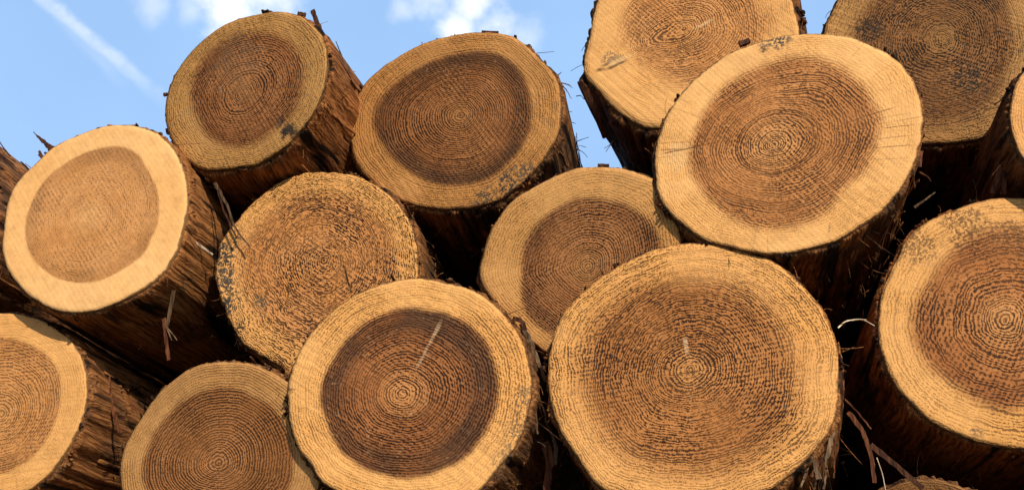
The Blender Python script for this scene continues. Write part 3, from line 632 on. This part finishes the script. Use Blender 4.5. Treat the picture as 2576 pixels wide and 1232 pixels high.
strip('K', [(2104,1040,1.006),(2094,1090,1.01),(2080,1150,1.012)], .009, STRIP_GREY, jit=.001)
strip('K', [(2112,930,1.004),(2118,990,1.006),(2112,1060,1.01)], .006, STRIP_DARK, jit=.001)
strip('O', [(-14,338,1.10),(10,374,1.105),(26,393,1.11)], .004, STRIP_DARK, taper=(.4,1))
strip('O', [(98,388,1.13),(108,398,1.13),(122,402,1.14)], .008, STRIP_DARK)

for (x0_, y0_, x1_, y1_, w_, m_) in ((2088, 1085, 2070, 1160, .007, STRIP_GREY), (2066, 1130, 2040, 1200, .009, STRIP_RED), (2098, 1060, 2092, 1150, .006, STRIP_RED),
        (2030, 1165, 2012, 1225, .007, STRIP_GREY), (2076, 1150, 2072, 1228, .006, STRIP_GREY), (2090, 1120, 2098, 1200, .004, STRIP_RED), (2050, 1180, 2046, 1236, .006, STRIP_SHADED)):
    strip('K', [(x0_, y0_, 1.010), ((x0_+x1_)/2+6, (y0_+y1_)/2, 1.016), (x1_, y1_, 1.018)], w_, m_, jit=.0012, taper=(.7, .5))
for (x0_, y0_, x1_, y1_, w_, m_) in ((1330, 900, 1352, 980, .006, STRIP_GREY), (1340, 950, 1362, 1040, .005, STRIP_RED), (1336, 1000, 1352, 1090, .007, STRIP_SHADED), (1350, 985, 1374, 1060, .004, STRIP_GREY)):
    strip('H', [(x0_, y0_, 1.005), ((x0_+x1_)/2+5, (y0_+y1_)/2, 1.015), (x1_, y1_, 1.02)], w_, m_, jit=.0012, taper=(.8, .4))


# ------------------------------------------------------------------ rows that carry the pile, below the photograph
SUP = ((-1.62, .20, .20), (-1.20, .22, .22), (-.76, .21, .21), (-.34, .20, .20), (.08, .22, .22), (.52, .21, .21), (.95, .22, .22), (1.40, .2, .2),
       (-1.42, .56, .20), (-.99, .585, .215), (-.56, .56, .20), (-.14, .57, .205), (.30, .58, .215), (.74, .58, .215), (1.17, .57, .20), (.86, 1.02, .215), (1.0, 1.235, .21), (-1.76, 1.37, .21), (-1.36, .955, .2), (-1.79, .99, .19), (-2.0, .6, .2), (-2.05, .2, .2), (1.38, .97, .2), (-1.62, .60, .2))
def sup_log():
    c = Vector((0, 0, 0)); root = log_root('plain log in the outer rows that carry the pile', 'logs that carry the pile', c)
    n = 64; Rm = 0.21
    V, Fc, rn, hn = [Vector((0, 0, 0))], [], [0.0], [0.0]
    for j in range(1, 9):
        for i in range(n):
            t_ = 2*math.pi*i/n; r = Rm*j/8*(1+.03*math.cos(2*t_)); V.append(Vector((math.cos(t_)*r, .003 if j == 8 else 0, math.sin(t_)*r))); rn.append(j/8); hn.append(j/8/.7)
    for i in range(n):
        k = (i+1) % n; Fc.append((0, 1+i, 1+k))
        for j in range(7): b0 = 1+j*n; Fc.append((b0+i, b0+n+i, b0+n+k, b0+k))
    link_mesh('cut_face', V, Fc, face_material('support', P(), Rm, (), (), 4.2), root, {'rn': rn, 'hn': hn})
    V, Fc = [], []
    ys = [0.003, .03, .2, .6, 1.4, 2.4, 3.5]
    for y in ys:
        for i in range(n):
            t_ = 2*math.pi*i/n; r = Rm*(1+.03*math.cos(2*t_))+(0.0005 if y < .01 else .004+.004*noise.noise(Vector((math.cos(t_)*8, math.sin(t_)*8, y)))); V.append(Vector((math.cos(t_)*r, y, math.sin(t_)*r)))
    for j in range(len(ys)-1):
        for i in range(n):
            k = (i+1) % n; Fc.append((j*n+i, j*n+n+i, j*n+n+k, j*n+k))
    Fc.append(tuple((len(ys)-1)*n+i for i in range(n)))
    link_mesh('bark', V, Fc, bark_material('support', seed=2.2), root, {'fy': [v.y for v in V]})
    return root
sup = sup_log()
for i, (x, z, r) in enumerate(SUP):
    o = sup
    if i:
        o = sup.copy(); col.objects.link(o)
        for ch in sup.children:
            q = ch.copy(); col.objects.link(q); q.parent = o
    o.location = (x, D0*1.04+rng.uniform(-.05, .12), z); o.rotation_euler = (0, rng.uniform(0, 6), 0); o.scale = (r/.21, 1, r/.21)

# ------------------------------------------------------------------ ground
mt, t, bs = new_mat('yard_ground')
tc = t.n.new('ShaderNodeTexCoord'); gp = tc.outputs['Object']
g1 = t.noise(gp, 1.2, 5, .6); g2 = t.noise(gp, 30, 4, .6)
t.put(bs.inputs['Base Color'], t.mix(t.step(t.math('ADD', g1, t.math('MULTIPLY', g2, .4)), .5, .9), (0.030, 0.023, 0.016), (0.075, 0.055, 0.035)))
bs.inputs['Roughness'].default_value = .95
bp = t.n.new('ShaderNodeBump'); bp.inputs['Distance'].default_value = .03; t.put(bp.inputs['Height'], g2); t.l.new(bp.outputs[0], bs.inputs['Normal'])
N_ = 60; V, Fc = [], []
for i in range(N_+1):
    for j in range(N_+1):
        u = (i/N_*2-1); v_ = (j/N_*2-1)
        x = math.copysign(abs(u)**4*1500, u); y = math.copysign(abs(v_)**4*1500, v_)
        V.append(Vector((x, y, 0.03*noise.noise(Vector((x*.7, y*.7, 0)))-0.02)))
for i in range(N_):
    for j in range(N_):
        b = i*(N_+1)+j; Fc.append((b, b+N_+1, b+N_+2, b+1))
g = link_mesh('ground', V, Fc, mt, None); g['kind'] = 'structure'; g['label'] = 'bare earth of the timber yard'

# ------------------------------------------------------------------ sun and sky
SUN_AZ, SUN_EL = R(34), R(29)        # azimuth to the right of the direction from pile to camera
sd = Vector((math.sin(SUN_AZ)*math.cos(SUN_EL), -math.cos(SUN_AZ)*math.cos(SUN_EL), math.sin(SUN_EL)))
sl = bpy.data.lights.new('sun', 'SUN'); sl.energy = 3.8; sl.angle = R(0.5); sl.color = (1.0, 0.86, 0.66)
so = bpy.data.objects.new('sun', sl); col.objects.link(so)
so.rotation_euler = sd.to_track_quat('Z', 'Y').to_euler()
w = bpy.data.worlds.new('World'); scene.world = w; w.use_nodes = True
t = NT(w.node_tree); t.n.clear()
out = t.n.new('ShaderNodeOutputWorld'); bg = t.n.new('ShaderNodeBackground'); t.l.new(bg.outputs[0], out.inputs[0])
sky = t.n.new('ShaderNodeTexSky'); sky.sky_type = 'NISHITA'; sky.sun_disc = False
sky.sun_elevation = SUN_EL; sky.sun_rotation = math.atan2(sd.x, sd.y)
sky.air_density = 1.0; sky.dust_density = SKY_DUST = 0.6; sky.ozone_density = 2.0
SKY_STR = 0.10
tc = t.n.new('ShaderNodeTexCoord'); Dv = tc.outputs['Generated']
def dirpx(x, y): return ray(x, y).normalized()
def blob(x, y, rpx, nz, amt=1.0):
    dd = t.vec('DISTANCE', Dv, tuple(dirpx(x, y)), out=1)
    q = t.math('ADD', t.math('DIVIDE', dd, rpx/F), t.math('MULTIPLY', t.math('SUBTRACT', nz, 0.5), 2.3))
    return t.math('MULTIPLY', t.step(q, 1.25, -0.15), amt)
n1 = t.noise(Dv, 26, 6, 0.58); n2 = t.noise(t.vec('ADD', Dv, (3, 1, 7)), 60, 5, 0.6)
cl = None
for (x, y, r_, am) in ((575, 20, 95, .95), (650, -40, 110, .9), (480, 30, 50, .35), (1190, 15, 75, .9), (1150, 70, 60, .95), (1090, -10, 70, .6), (1250, 60, 70, .8), (1310, 90, 60, .35), (1010, 20, 40, .4), (380, 5, 60, .35), (1560, 180, 60, .12)):
    b = blob(x, y, r_, n1, am); cl = b if cl is None else t.math('MAXIMUM', cl, b)
# contrail: a line on the sky between two directions
def trail(x0, y0, x1, y1, wpx, amt, nz, fade):
    A, B = dirpx(x0, y0), dirpx(x1, y1); nrm = A.cross(B).normalized(); u = (B-A).normalized(); L = (B-A).length
    ac = t.math('ABSOLUTE', t.math('ADD', t.vec('DOT_PRODUCT', Dv, tuple(nrm), out=1), t.math('MULTIPLY', t.math('SUBTRACT', nz, .5), 24/F)))
    al = t.math('DIVIDE', t.vec('DOT_PRODUCT', t.vec('SUBTRACT', Dv, tuple(A)), tuple(u), out=1), L)
    k = t.math('MULTIPLY', t.step(ac, wpx/F, wpx*.15/F), t.step(al, 1.0, fade))
    k = t.math('MULTIPLY', k, t.step(al, -2.5, -1.0))
    k = t.math('MULTIPLY', k, t.step(t.vec('DOT_PRODUCT', Dv, tuple(A), out=1), .6, .9))
    return t.math('MULTIPLY', t.math('MULTIPLY', k, amt), t.step(n2, .3, .7, .55, 1.0))
cl = t.math('MAXIMUM', cl, trail(112, 0, 470, 300, 24, .40, n2, .32))
cl = t.math('MAXIMUM', cl, trail(225, 120, 330, 230, 24, .12, n2, .4))
CLOUD = (9.5, 9.6, 9.7)
# added bluish brightening painted into the sky in view, limited by direction
va = t.vec('DOT_PRODUCT', Dv, tuple(dirpx(1288, 200)), out=1)
sky_lift = t.math('MULTIPLY', t.step(va, .55, .88), t.step(t.noise(Dv, 5, 4, .55), .2, .8, .80, .95))
skyc = t.mix(sky_lift, sky.outputs[0], (3.2, 5.2, 8.4))
c = t.mix(cl, skyc, CLOUD)
t.put(bg.inputs[0], c); bg.inputs[1].default_value = SKY_STR

scene.view_settings.view_transform = 'Standard'; scene.view_settings.look = 'None'
scene.view_settings.exposure = 0.35; scene.view_settings.gamma = 1.0
scene.view_settings.use_curve_mapping = False
